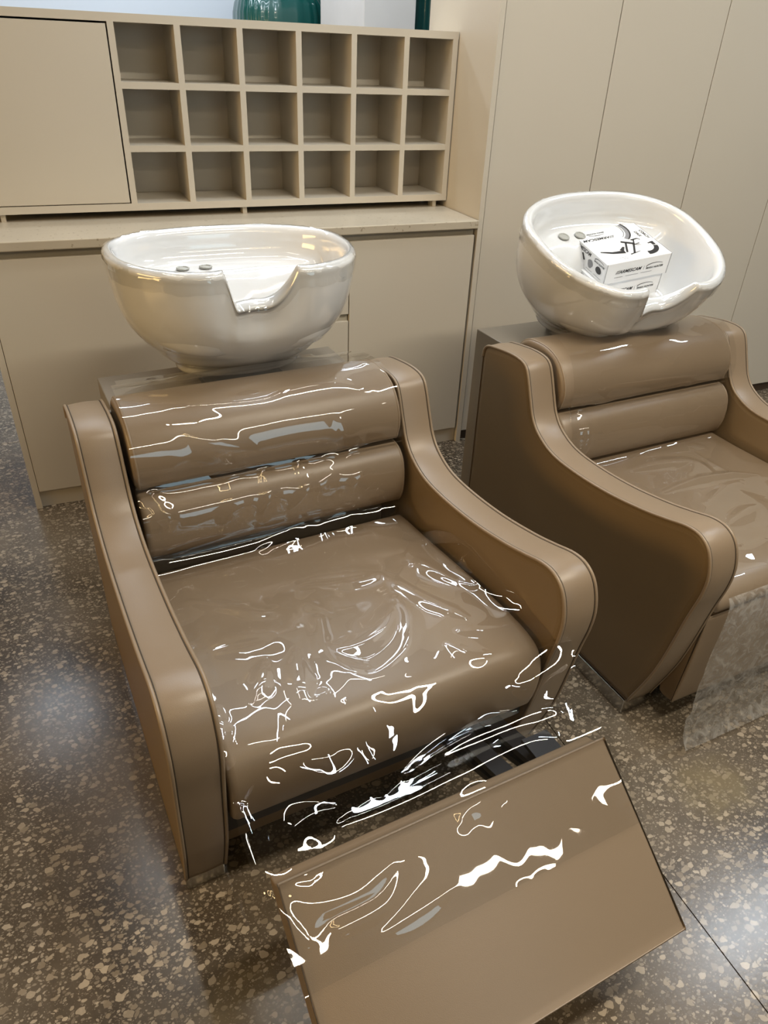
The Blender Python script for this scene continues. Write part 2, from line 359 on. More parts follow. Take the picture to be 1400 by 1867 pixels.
# ------------------------------------------------------------------ shampoo chairs
W, Wc = 0.0766, 0.777
ARM = [(.752, .640), (.748, .662), (.733, .676), (.700, .683), (.632, .691), (.585, .690), (.560, .680), (.544, .656), (.525, .612), (.502, .565), (.467, .533), (.404, .510), (.312, .506), (.201, .514), (.100, .531), (.038, .546), (-.015, .560), (-.052, .558), (-.080, .536), (-.096, .490), (-.095, .440), (-.082, .372), (-.051, .194), (-.004, .048)]
ARM_S = catmull(ARM, 5)
POLY = ARM_S + [(0.745, 0.046), (0.747, 0.3)]
def arm(parent, x0, x1):
    # shell: upholstered strip all the way around
    V, F = [], []; n = len(POLY)
    inset = offset_poly(POLY, 0.010)
    # strip: slightly crowned across
    rows = [(x0+0.001, 0.0025), (x0+0.004, 0.0012), (x0+0.010, 0.0), ((x0+x1)/2, -0.002), (x1-0.010, 0.0), (x1-0.004, 0.0012), (x1-0.001, 0.0025)]
    for x, d in rows:
        Q = offset_poly(POLY, d); V += [(x, a, b) for a, b in Q]
    for i in range(len(rows)-1):
        for k in range(n): F.append((i*n+k, i*n+(k+1) % n, (i+1)*n+(k+1) % n, (i+1)*n+k))
    a = obj('armrest', V, F, LEA, parent, smooth=True)
    for side, x, s in (('l', x0, 1), ('r', x1, -1)):
        V, F = [], []
        rr = [(0.0025, 0.0035), (0.006, 0.0030), (0.012, 0.0012), (0.018, 0.0004)]
        for d, dx in rr:
            Q = offset_poly(POLY, d); V += [(x+s*dx, p[0], p[1]) for p in Q]
        for i in range(len(rr)-1):
            for k in range(n): F.append((i*n+k, i*n+(k+1) % n, (i+1)*n+(k+1) % n, (i+1)*n+k))
        # centre: triangulate last ring through an n-gon
        F.append(tuple(range((len(rr)-1)*n, len(rr)*n)))
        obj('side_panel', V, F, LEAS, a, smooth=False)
        Q = offset_poly(POLY, 0.0016)[:len(ARM_S)]
        v, f = tube([(x+s*0.0018, p[0], p[1]) for p in Q], 0.0036, 8)
        obj('piping', v, f, PIPE, a, smooth=True)
        Q = offset_poly(POLY, 0.0006)[:len(ARM_S)]
        v, f = tube([(x+s*0.0058, p[0], p[1]) for p in Q], 0.0011, 5)
        obj('seam', v, f, SEAM, a, smooth=True)
    box('plinth', x0+0.001, x1-0.003, 0.004, 0.74, 0.0, 0.043, CHR, parent, bevel=0.002)
    return a

def smooth_closed(P, n=4): return catmull(P, n, closed=True)
UP = smooth_closed([(.532, .560), (.512, .585), (.508, .615), (.520, .650), (.548, .683), (.590, .702), (.640, .706), (.690, .698), (.722, .668), (.728, .62), (.722, .570), (.64, .556)])
LO = smooth_closed([(.530, .552), (.505, .546), (.484, .525), (.474, .490), (.474, .450), (.486, .418), (.510, .402), (.56, .398), (.62, .42), (.64, .48), (.62, .54), (.57, .551)])
SEAT = smooth_closed([(.500, .300), (.492, .362), (.468, .374), (.400, .380), (.300, .389), (.200, .399), (.100, .406), (.020, .409), (-.035, .405), (-.066, .390), (-.081, .360), (-.083, .320), (-.074, .270), (-.056, .246), (.02, .242), (.2, .242), (.4, .242)])
SEAT2 = smooth_closed([(.540, .345), (.545, .385), (.520, .402), (.420, .400), (.300, .400), (.200, .400), (.100, .407), (.020, .410), (-.035, .408), (-.062, .398), (-.078, .385), (-.084, .370), (-.080, .356), (-.066, .350), (.02, .346), (.2, .345), (.4, .345)])
def edge_pipe(parent, P, x, r=0.003):
    v, f = tube([(x, a, b) for a, b in P], r, 6, closed=True); obj('piping', v, f, PIPE, parent, smooth=True)

# --- ceramic basin
BAS = catmull([(0, 0), (.05, .045), (.10, .12), (.15, .25), (.24, .42), (.34, .63), (.48, .82), (.62, .92), (.8, .98), (.92, 1.0), (1, 1)], 6)
def basin(parent, tilt, base_loc, scale=1.0):
    n = 320; H_ = 0.285
    # angles denser near the neck notch
    th = []
    for k in range(n):
        u = k/n; th.append(2*PI*u - PI/2 + 0.0*math.sin(2*PI*u))
    th = [t + 0.55*math.sin(2*(t+PI/2)/2)*0 for t in th]
    dens = []
    for k in range(n):
        u = (k+0.5)/n*2-1                      # -1..1, 0 is front
        dens.append(-PI/2 + PI*(0.40*u+0.60*u**3))
    th = dens
    def sm(a, b, x):
        t = max(0, min(1, (x-a)/(b-a))); return t*t*(3-2*t)
    def ring(v, inset=0.0):
        """outer wall ring at height fraction v"""
        out = []
        # footprint interpolation
        T_ = BAS
        s = 1
        for (a_, fa), (b_, fb) in zip(T_[:-1], T_[1:]):
            if a_ <= v <= b_: s = fa+(fb-fa)*(v-a_)/(b_-a_); break
        ax = 0.150+(0.277-0.150)*s; bf = 0.092+(0.275-0.092)*s; bb = 0.098+(0.193-0.098)*s
        for t in th:
            c_, s_ = math.cos(t), math.sin(t); q = 2/(2.08+0.27*sm(0.3, 1.0, v))
            x = (ax-inset)*math.copysign(abs(c_)**q, c_)
            y = ((bb if s_ > 0 else bf)-inset)*math.copysign(abs(s_)**q, s_)
            front = 1-sm(-0.02, 0.10, y+0.10)
            nx = math.exp(-(x/0.085)**2)
            # neck saddle: the wall under the notch is drawn in
            if s_ < 0: y += 0.052*nx*sm(0.12, 0.80, v)*sm(0.0, 0.20, -y)
            dz = 0.0
            if s_ < 0:
                dz = -0.072*(1-sm(0.050, 0.079, -x) if x < 0 else 1-max(0, min(1, (x-0.012)/0.068))**2.0)*sm(0.10, 0.16, -y)
            if inset and dz: y += inset*1.1*(-dz/0.074)
            out.append((x, y, dz))
        return out
    V, rings = [], []
    def add(R, zf):
        rings.append(len(V))
        for (x, y, dz) in R: V.append(Vector((x*scale, y*scale, zf(x, y, dz)*scale)))
    def rimz(x, y): return H_ - 0.007
    for v in (0.0, 0.012, 0.03, 0.05, 0.07, 0.09, 0.11, 0.13, 0.15, 0.17, 0.20, 0.23, 0.26, 0.30, 0.38, 0.46, 0.54, 0.62, 0.70, 0.78, 0.85, 0.91, 0.955):
        R = ring(v, 0.010 if v == 0 else 0.0)
        add(R, lambda x, y, dz, v=v: v*rimz(x, y)+dz*max(0, (v-0.42)/0.58))
    top = ring(1.0)
    # rounded lip: outward bead then over into the bowl
    lip = [(-0.002, -0.006), (0.0, 0.0), (0.004, 0.0045), (0.011, 0.007), (0.018, 0.0045), (0.023, -0.002), (0.0255, -0.012)]
    for ins, dzl in lip:
        R = ring(1.0, ins); add(R, lambda x, y, dz, dzl=dzl: rimz(x, y)+dz*(1+0.10*(0.006-dzl)/0.018)+dzl)
    for w in (0.08, 0.18, 0.30, 0.42, 0.55, 0.68, 0.80, 0.90, 0.97):
        R = ring(1.0, 0.0265); rings.append(len(V))
        k_ = 1-0.52*w**2.2 if w < 0.7 else (1-0.52*0.7**2.2)*(1-(w-0.7)/0.30*0.97)
        for (x, y, dz) in R:
            xx, yy = x*k_, y*k_ - 0.0*w
            ledge = sm(-0.03, 0.07, yy)
            zf = 0.085*(1-ledge)+0.205*ledge
            rz = rimz(x, y)+dz-0.012
            zz = rz+(zf-rz)*(1-(1-min(1, w/0.70))**2.0)
            V.append(Vector((xx*scale, yy*scale, zz*scale)))
    F = []
    for a, b in zip(rings[:-1], rings[1:]):
        for k in range(n): F.append((a+k, a+(k+1) % n, b+(k+1) % n, b+k))
    F += [tuple(range(rings[0], rings[0]+n)), tuple(range(rings[-1], rings[-1]+n))]
    o = obj('basin', V, F, CER, parent, smooth=True); o['label'] = 'glossy white ceramic basin with a neck notch'
    o.location = base_loc; o.rotation_euler = tilt
    # tight clear film round the rim, creased along the edge
    fv, ff_ = [], []; bands = [(1.0, 0.020, -0.001, 1), (1.0, 0.011, 0.0085, 1), (1.0, 0.003, 0.006, 1), (1.0, -0.0025, -0.006, 1), (0.93, -0.003, 0, 0), (0.87, -0.0035, 0, 0)]
    for bi, (v, ins, dzl, isr) in enumerate(bands):
        for k, (x, y, dz) in enumerate(ring(v, ins)):
            w_ = 0.0016*noise.noise(Vector((x*26, y*26, bi*0.9+base_loc[0]*9)))+0.0010*noise.noise(Vector((x*70, y*70, bi*1.7)))
            l_ = math.hypot(x, y); z_ = rimz(x, y)+dz+dzl if isr else v*rimz(x, y)+dz*max(0, (v-0.42)/0.58)
            fv.append((x+x/l_*w_, y+y/l_*w_, z_+w_*(1 if isr else 3)))
    for a in range(len(bands)-1):
        for k in range(n): ff_.append((a*n+k, a*n+(k+1) % n, (a+1)*n+(k+1) % n, (a+1)*n+k))
    obj('rim_film', fv, ff_, FILM, o, smooth=True)
    # tap holes in the ledge
    for hx, hy in ((-0.095, 0.098), (-0.040, 0.098)):
        near = min((p for p in V[rings[-9]:]), key=lambda p: (p.x-hx)**2+(p.y-hy)**2); hz = near.z+0.004
        vv, ff = tube([(hx+0.0135*math.cos(2*PI*k/20), hy+0.0135*math.sin(2*PI*k/20), hz) for k in range(20)], 0.0028, 6, closed=True)
        obj('tap_hole_ring', vv, ff, RUB, o, smooth=True)
        vv = [(hx+0.0125*math.cos(2*PI*k/20), hy+0.0125*math.sin(2*PI*k/20), hz+0.0006) for k in range(20)]
        obj('tap_hole', vv, [tuple(range(20))], RUB, o)
    return o

def shampoo_chair(loc, rot, label, raised, tilt, bloc):
    t = thing('shampoo_chair', label, 'salon chair', loc, rot, 'shampoo chairs in front of the cabinets')
    arm(t, 0, W); arm(t, Wc-W, Wc)
    xa, xb = W+0.006, Wc-W-0.006
    u = pillow('back_cushion', UP, xa+0.006, xb-0.002, 0.012, LEA, t, seg=4); edge_pipe(u, offset_poly(UP, 0.002), xa+0.014); edge_pipe(u, offset_poly(UP, 0.002), xb-0.010)
    l = pillow('back_cushion', LO, xa+0.006, xb-0.002, 0.012, LEA, t, seg=4); edge_pipe(l, offset_poly(LO, 0.002), xb-0.010)
    pillow('seat_cushion', SEAT if raised else SEAT2, xa, xb-0.001, 0.014, LEA, t, seg=4)
    box('base_box', 0.092, 0.688, 0.745, 0.925, 0.0, 0.650, LACQ, t, bevel=0.002)
    bt = box('base_box_top', 0.078, 0.702, 0.640, 0.935, 0.650, 0.664, LACQ, t, bevel=0.002) if False else None
    boxes('back_frame', [(W+0.004, Wc-W-0.004, 0.60, 0.744, 0.05, 0.40), (W+0.004, Wc-W-0.004, 0.731, 0.744, 0.40, 0.645)], LACQ, t)
    boxes('seat_frame', [(W+0.004, Wc-W-0.004, 0.10, 0.60, 0.06, 0.20)], BLK, t)
    if raised: box('front_rail', W+0.002, Wc-W-0.002, -0.035, -0.005, 0.185, 0.241, BLK, t)
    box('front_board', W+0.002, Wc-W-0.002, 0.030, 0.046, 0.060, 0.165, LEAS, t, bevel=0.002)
    boxes('hinge_bracket', [(0.31, 0.50, 0.76, 0.88, 0.6505, 0.664+(0.0 if raised else 0.02))], BLK, t)
    basin(t, tilt, bloc)
    if raised:
        a, b = Vector((-.260, .355)), Vector((-.503, .172))
        # panel thickness below
        d = (b-a).normalized(); nn = Vector((d.y, -d.x)); nn = nn if nn.y < 0 else -nn
        th = 0.055
        P = [a, a*0.97+b*0.03+Vector((0, 0.002)), a*0.5+b*0.5-nn*0.003, a*0.04+b*0.96-nn*0.001, b, b+nn*th*0.6+d*0.004, b+nn*th, (a+b)/2+nn*th, a+nn*th, a+nn*th*0.5-d*0.003]
        P = smooth_closed([tuple(p) for p in P], 4)
        fr = pillow('footrest', P, 0.096, 0.683, 0.003, LEA, t, seg=2); fr['label'] = 'raised taupe footrest panel'
        V, F = [], []
        for x in (0.530, 0.600):
            for (p, q, hw, dz) in (((0.02, 0.215), (-0.265, 0.300), 0.018, 0.006), ((0.10, 0.13), (-0.20, 0.255), 0.014, 0.006)):
                p, q = Vector((x, *p)), Vector((x, *q)); dd = (q-p).normalized(); s = Vector((0, -dd.z, dd.y))
                o = len(V)
                for e in (p, q):
                    for sx in (-1, 1):
                        for sz in (-1, 1): V.append(e+Vector((sx*hw, 0, 0))+s*sz*dz)
                F += [tuple(i+o for i in f) for f in ((0, 1, 3, 2), (4, 6, 7, 5), (0, 4, 5, 1), (2, 3, 7, 6), (0, 2, 6, 4), (1, 5, 7, 3))]
        v, f = boxvf(0.13, 0.62, -0.268, -0.235, 0.292, 0.304, len(V)); V += v; F += f
        v, f = boxvf(0.585, 0.640, -0.262, -0.17, 0.300, 0.308, len(V)); V += v; F += f
        obj('footrest_linkage', V, F, BLK, t)
    else:
        P = smooth_closed([(-.070, .338), (-.076, .330), (-.074, .20), (-.066, .085), (-.058, .072), (-.030, .070), (-.018, .09), (-.022, .2), (-.028, .33), (-.05, .342)], 4)
        fr = pillow('footrest', P, W+0.001, Wc-W-0.001, 0.004, LEA, t, seg=3)
    return t
R = math.radians
c1 = shampoo_chair((0.2357, -1.4822, 0), R(4.53), 'taupe leather shampoo chair with its footrest raised, under the level white basin', True, (0, 0, -0.043), (0.424, 0.877, 0.662))
c2 = shampoo_chair((1.2779, -1.4216, 0), R(3.48), 'taupe leather shampoo chair with its footrest folded down, under the tilted basin with boxes', False, (0.379, -0.017, -0.039), (0.390, 0.828, 0.685))

# ------------------------------------------------------------------ clear plastic sheets
# creases of each sheet as (across, along) curves on the sheet itself
FOLDS1 = [
    [(0.079, 1.17), (0.133, 1.151), (0.2, 1.164)],
    [(0.081, 1.228), (0.082, 1.297), (0.087, 1.365), (0.11, 1.424)],
    [(0.083, 1.272), (0.128, 1.203), (0.154, 1.19), (0.219, 1.231), (0.261, 1.219), (0.28, 1.188), (0.289, 1.132)],
    [(0.332, 1.159), (0.317, 1.212), (0.286, 1.279)],
    [(0.284, 1.189), (0.281, 1.238), (0.281, 1.279)],
    [(0.124, 1.337), (0.106, 1.346), (0.127, 1.375), (0.188, 1.389), (0.235, 1.379), (0.264, 1.379), (0.233, 1.419), (0.159, 1.424)],
    [(0.138, 1.343), (0.137, 1.304), (0.162, 1.281), (0.205, 1.282)],
    [(0.33, 1.274), (0.428, 1.259), (0.504, 1.258), (0.614, 1.264), (0.628, 1.292)],
    [(0.203, 1.307), (0.311, 1.309), (0.433, 1.303), (0.542, 1.301), (0.589, 1.315)],
    [(0.632, 1.122), (0.582, 1.158), (0.556, 1.21), (0.582, 1.244), (0.646, 1.222), (0.689, 1.214)],
    [(0.703, 1.058), (0.665, 1.093), (0.613, 1.086), (0.553, 1.066)],
    [(0.676, 1.112), (0.64, 1.161), (0.595, 1.19)],
    [(0.332, 0.914), (0.304, 1.005), (0.324, 1.077), (0.364, 1.103), (0.432, 1.066), (0.485, 0.991), (0.492, 0.927)],
    [(0.316, 1.003), (0.363, 1.017), (0.428, 0.999), (0.473, 0.947)],
    [(0.511, 0.838), (0.538, 0.95), (0.583, 1.038)],
    [(0.598, 0.81), (0.607, 0.876), (0.645, 0.963)],
    [(0.261, 0.984), (0.24, 1.049), (0.233, 1.104), (0.265, 1.101)],
    [(0.118, 0.911), (0.177, 0.898), (0.242, 0.923), (0.214, 0.943), (0.138, 0.93)],
    [(0.129, 0.746), (0.186, 0.798), (0.246, 0.85), (0.269, 0.846)],
    [(0.348, 0.774), (0.411, 0.784), (0.493, 0.823), (0.438, 0.834), (0.355, 0.801)],
    [(0.317, 0.642), (0.372, 0.629), (0.423, 0.614), (0.393, 0.642), (0.337, 0.657)],
    [(0.128, 0.597), (0.233, 0.593), (0.357, 0.585), (0.488, 0.584)],
    [(0.166, 0.322), (0.226, 0.344), (0.247, 0.325), (0.227, 0.296)],
    [(0.227, 0.296), (0.374, 0.31), (0.426, 0.299), (0.529, 0.296), (0.594, 0.318)],
    [(0.207, 0.352), (0.264, 0.379), (0.33, 0.403)],
    [(0.534, 0.38), (0.538, 0.419), (0.501, 0.48), (0.48, 0.514)],
    [(0.579, 0.427), (0.569, 0.507), (0.543, 0.554)],
    [(0.092, 0.427), (0.133, 0.499), (0.137, 0.535)],
    [(0.214, 0.404), (0.28, 0.46), (0.276, 0.531), (0.234, 0.587)],
    [(0.353, 0.45), (0.352, 0.511), (0.32, 0.583)],
    [(0.428, 0.453), (0.44, 0.518), (0.384, 0.572)],
    [(0.379, 1.369), (0.397, 1.351), (0.429, 1.346), (0.457, 1.353)],
    [(0.199, 0.985), (0.178, 1.033), (0.158, 1.064)],
    [(0.349, 1.134), (0.402, 1.132), (0.452, 1.139)],
    [(0.095, 1.06), (0.086, 1.113), (0.078, 1.148)],
    [(0.638, 0.751), (0.594, 0.782), (0.582, 0.827)],
    [(0.357, 0.908), (0.334, 0.855), (0.362, 0.827)],
    [(0.515, 1.089), (0.54, 1.125), (0.572, 1.131)],
    [(0.48, 0.622), (0.532, 0.628), (0.524, 0.679)],
    [(0.214, 1.455), (0.269, 1.449), (0.327, 1.443)],
    [(0.68, 1.367), (0.668, 1.409), (0.671, 1.455)]]
FOLDS2 = [
    [(0.194, 0.169), (0.189, 0.212), (0.247, 0.261), (0.277, 0.251)],
    [(0.45, 0.16), (0.509, 0.122), (0.594, 0.117)],
    [(0.076, 0.111), (0.071, 0.166), (0.087, 0.226)],
    [(0.413, 0.249), (0.41, 0.326), (0.418, 0.408)],
    [(0.153, 0.238), (0.16, 0.314), (0.151, 0.374)],
    [(0.517, 0.231), (0.559, 0.287), (0.618, 0.312)],
    [(0.268, 0.466), (0.361, 0.471), (0.446, 0.506), (0.361, 0.569)],
    [(0.264, 0.589), (0.388, 0.58), (0.494, 0.594), (0.562, 0.624)],
    [(0.427, 0.465), (0.46, 0.512), (0.453, 0.576)],
    [(0.322, 0.677), (0.407, 0.653), (0.495, 0.628)],
    [(0.284, 0.777), (0.362, 0.757), (0.445, 0.736)],
    [(0.208, 0.843), (0.226, 0.873), (0.303, 0.86)],
    [(0.445, 0.671), (0.421, 0.74), (0.361, 0.812)],
    [(0.371, 0.417), (0.478, 0.411), (0.555, 0.442)],
    [(0.096, 0.917), (0.156, 0.921), (0.232, 0.922)]]

import numpy as np
def fold_relief(folds, Xg, Sg, seed, width=0.015, height=0.0056):
    rnd = random.Random(seed); D = np.zeros_like(Xg)
    for fi, P in enumerate(folds):
        P = np.array(catmull(P, 6)) if len(P) > 2 else np.array(P)
        w = width*rnd.uniform(0.7, 1.5); h = height*rnd.uniform(0.7, 1.3); sg = 1 if rnd.random() < 0.8 else 0.6
        best = np.full(Xg.shape, 9.0); par = np.zeros_like(Xg); m = len(P)-1
        bb = (Xg > P[:, 0].min()-0.08) & (Xg < P[:, 0].max()+0.08) & (Sg > P[:, 1].min()-0.08) & (Sg < P[:, 1].max()+0.08)
        x, s_ = Xg[bb], Sg[bb]; b = np.full(x.shape, 9.0); pr = np.zeros_like(x)
        for k in range(m):
            ax, ay = P[k]; dx, dy = P[k+1]-P[k]; t = np.clip(((x-ax)*dx+(s_-ay)*dy)/(dx*dx+dy*dy+1e-12), 0, 1)
            d = np.hypot(x-ax-t*dx, s_-ay-t*dy); u = d < b; b[u] = d[u]; pr[u] = (k+t[u])/m
        ww = w*(0.55+0.9*np.sin(np.pi*pr)); add = sg*h*(0.35+0.65*np.sin(np.pi*np.clip(pr, 0.05, 0.95)))*np.exp(-(b/ww)**2)
        D[bb] = np.maximum(D[bb], add) + 0.25*np.minimum(D[bb], add)
    return D
def film(name, pose, path, xl, xr, label, mat, group=None, amp=0.006, seed=0.0, nx=190, ns=460, curl=None, wr=1.0, lo=9, mat2=None, f2=1.0, folds=None, fh=1.0):
    P = catmull(path, 14)
    # resample by arclength
    L = [0]
    for a, b in zip(P[:-1], P[1:]): L.append(L[-1]+math.hypot(b[0]-a[0], b[1]-a[1]))
    tot = L[-1]; V = []; j = 0; FR = None
    def lerp_tab(T, s):
        for (a, va), (b, vb) in zip(T[:-1], T[1:]):
            if s <= b:
                t = (s-a)/(b-a); t = t*t*(3-2*t); return va+(vb-va)*t
        return T[-1][1]
    if folds:
        SS = [tot*i/(ns-1) for i in range(ns)]; Xg = np.array([[lerp_tab(xl, q/tot)+(lerp_tab(xr, q/tot)-lerp_tab(xl, q/tot))*k/(nx-1) for k in range(nx)] for q in SS])
        FR = fold_relief(folds, Xg, np.array(SS)[:, None]*np.ones((1, nx)), int(seed))
    for i in range(ns):
        s = tot*i/(ns-1)
        while j < len(L)-2 and L[j+1] < s: j += 1
        t = (s-L[j])/max(1e-9, L[j+1]-L[j]); y = P[j][0]+(P[j+1][0]-P[j][0])*t; z = P[j][1]+(P[j+1][1]-P[j][1])*t
        jj = min(len(P)-1, j+1); ty, tz = P[jj][0]-P[max(0, jj-2)][0], P[jj][1]-P[max(0, jj-2)][1]; l = math.hypot(ty, tz) or 1
        ny, nz = tz/l, -ty/l
        if nz < -0.2 or (abs(nz) < 0.2 and ny > 0): ny, nz = -ny, -nz
        f = s/tot; xa, xb = lerp_tab(xl, y if False else f), lerp_tab(xr, f)
        for k in range(nx):
            u = k/(nx-1); x = xa+(xb-xa)*u
            ex = 0.006*noise.noise(Vector((s*6, seed+3, u*0.5)))*(1 if u in (0, 1) else 0)
            p = Vector((x*wr, s*wr, seed))
            q = p+noise.noise_vector(p*3.3)*0.17+noise.noise_vector(p*7+Vector((2, 2, 2)))*0.015
            h = 0.5+0.5*noise.noise(q*5.0)
            g1 = max(0.0, min(1.0, 0.45+1.8*noise.noise(p*3.1+Vector((9, 4, 7)))))
            g2 = max(0.0, min(1.0, 0.30+2.0*noise.noise(p*4.3+Vector((2, 8, 1)))))
            r1 = max(0, 1-abs(noise.noise(q*6.5+Vector((5, 1, 2))))*2.6)**2.0
            r2 = max(0, 1-abs(noise.noise(Vector((q.x*15, q.y*9, q.z+4))))*2.8)**2.0
            fine = noise.noise(q*24+Vector((1, 8, 3)))*max(0, noise.noise(p*6+Vector((3, 3, 9)))-0.08)
            loose = 1+0.4*max(0, 1-abs(f-lo)/0.10)
            d = amp*loose*(0.75*h+0.30*r1*g1+0.06*r2*g2+(0.05 if f < f2 else 1.3)*fine)+0.0008+(fh*FR[i, k]*(1+0.4*max(0, 1-abs(f-lo)/0.10)) if FR is not None else 0)
            dx_, dy_, dz_ = curl(f, u) if curl else (0, 0, 0)
            V.append((x+dx_+ex, y+dy_, z+dz_, ny, nz, d))
    A = np.array(V).reshape(ns, nx, 6); D = A[:, :, 5]
    for _ in range(3):
        E_ = np.pad(D, 1, mode='edge'); D = (E_[:-2, 1:-1]+E_[2:, 1:-1]+E_[1:-1, :-2]+E_[1:-1, 2:]+2*D)/6
    V = np.stack([A[:, :, 0], A[:, :, 1]+A[:, :, 3]*D, A[:, :, 2]+A[:, :, 4]*D], -1).reshape(-1, 3).tolist()
    F = [(i*nx+k, i*nx+k+1, (i+1)*nx+k+1, (i+1)*nx+k) for i in range(ns-1) for k in range(nx-1)]
    me = bpy.data.meshes.new(name); me.from_pydata(V, [], F); me.update(); me.materials.append(mat)
    me.polygons.foreach_set('use_smooth', [True]*len(F))
    if mat2:
        me.materials.append(mat2); me.polygons.foreach_set('material_index', [1 if (i//(nx-1))/ns > f2 else 0 for i in range(len(F))])
    o = bpy.data.objects.new(name, me); C.objects.link(o); o.location = (pose[0], pose[1], 0); o.rotation_euler = (0, 0, R(pose[2]))
    tag(o, label, 'plastic sheet', group)
    return o, tot
PATH1 = [(.835, .668), (.775, .672), (.735, .700), (.690, .716), (.640, .722), (.590, .718), (.545, .698), (.515, .662), (.500, .620), (.500, .585), (.503, .562), (.490, .540), (.472, .515), (.464, .480), (.463, .450), (.455, .425), (.425, .407), (.380, .400), (.300, .408), (.200, .418), (.100, .426), (.020, .429), (-.040, .427), (-.085, .414), (-.130, .398), (-.190, .388), (-.240, .378), (-.272, .362), (-.320, .328), (-.376, .287)]
def curl1(f, u):
    # right edge rides up the inner face of the right arm along the seat, then flares past the arm front
    seat = max(0, 1-abs(f-0.60)/0.13)
    e = max(0, (u-0.90)/0.10)
    dz = 0.050*seat**0.6*e**1.6
    flare = max(0, 1-abs(f-0.78)/0.09)
    dz += 0.012*flare*e
    dx = 0.040*flare*e
    l = max(0, (0.06-u)/0.06)
    return dx, 0, dz + 0.006*l*seat
film('plastic_sheet', (0.2357, -1.4822, 4.53), PATH1,
     [(0, .12), (.10, .095), (.30, .088), (.60, .088), (.75, .082), (.88, .068), (1, .088)],
     [(0, .60), (.10, .672), (.30, .692), (.62, .690), (.72, .690), (.80, .694), (.88, .690), (1, .684)],
     'clear crumpled plastic sheet over the left chair, reaching its raised footrest', FILM, 'plastic sheets over the chairs', amp=0.0072, seed=2.0, curl=curl1, lo=0.80, folds=FOLDS1)
PATH2 = [(.640, .722), (.590, .718), (.545, .698), (.515, .662), (.500, .620), (.500, .585), (.503, .562), (.490, .540), (.472, .515), (.464, .480), (.463, .450), (.455, .425), (.435, .414), (.390, .411), (.300, .412), (.200, .416), (.100, .423), (.020, .426), (-.040, .424), (-.085, .412), (-.104, .380), (-.108, .300), (-.112, .200), (-.118, .110), (-.128, .045), (-.150, .012)]
film('plastic_sheet', (1.2779, -1.4216, 3.48), PATH2,
     [(0, .12), (.2, .11), (.35, .088), (.68, .088), (.74, .080), (.84, .070), (1, .050)],
     [(0, .68), (.2, .69), (.68, .690), (.8, .688), (1, .68)],
     'clear plastic sheet over the right chair, hanging milky from its seat front to the floor', FILM, 'plastic sheets over the chairs', amp=0.0095, seed=11.0, fh=1.5, mat2=HAZE, f2=0.70, folds=FOLDS2)

# ------------------------------------------------------------------ boxes in the tilted basin
def text_mesh(body, size, loc, rot, mat, parent, shear=0.0, name='lettering'):
    cu = bpy.data.curves.new(name, 'FONT'); cu.body = body; cu.size = size; cu.shear = shear; cu.align_x = 'CENTER'; cu.align_y = 'CENTER'; cu.offset = size*0.02
    o = bpy.data.objects.new(name, cu); me = bpy.data.meshes.new_from_object(o); bpy.data.objects.remove(o)
    me.materials.append(mat); t = bpy.data.objects.new(name, me); C.objects.link(t); t.location = loc; t.rotation_euler = rot; t.parent = parent
    return t
def flat(name, polys, M_, mat, parent):
    V, F = [], []
    for P in polys:
        F.append(tuple(range(len(V), len(V)+len(P)))); V += [M_ @ Vector((a, b, 0)) for a, b in P]
    return obj(name, V, F, mat, parent)
def stroke(P, w0, w1=None):
    """tapered ribbon polygon along a 2-D path"""
    w1 = w0 if w1 is None else w1; L_, R_ = [], []; m = len(P)
    for i in range(m):
        a = Vector(P[max(0, i-1)]); b = Vector(P[min(m-1, i+1)]); t = (b-a).normalized(); n_ = Vector((-t.y, t.x)); w = w0+(w1-w0)*i/(m-1); p = Vector(P[i])
        L_.append(tuple(p+n_*w/2)); R_.append(tuple(p-n_*w/2))
    return [(L_[i], L_[i+1], R_[i+1], R_[i]) for i in range(m-1)]
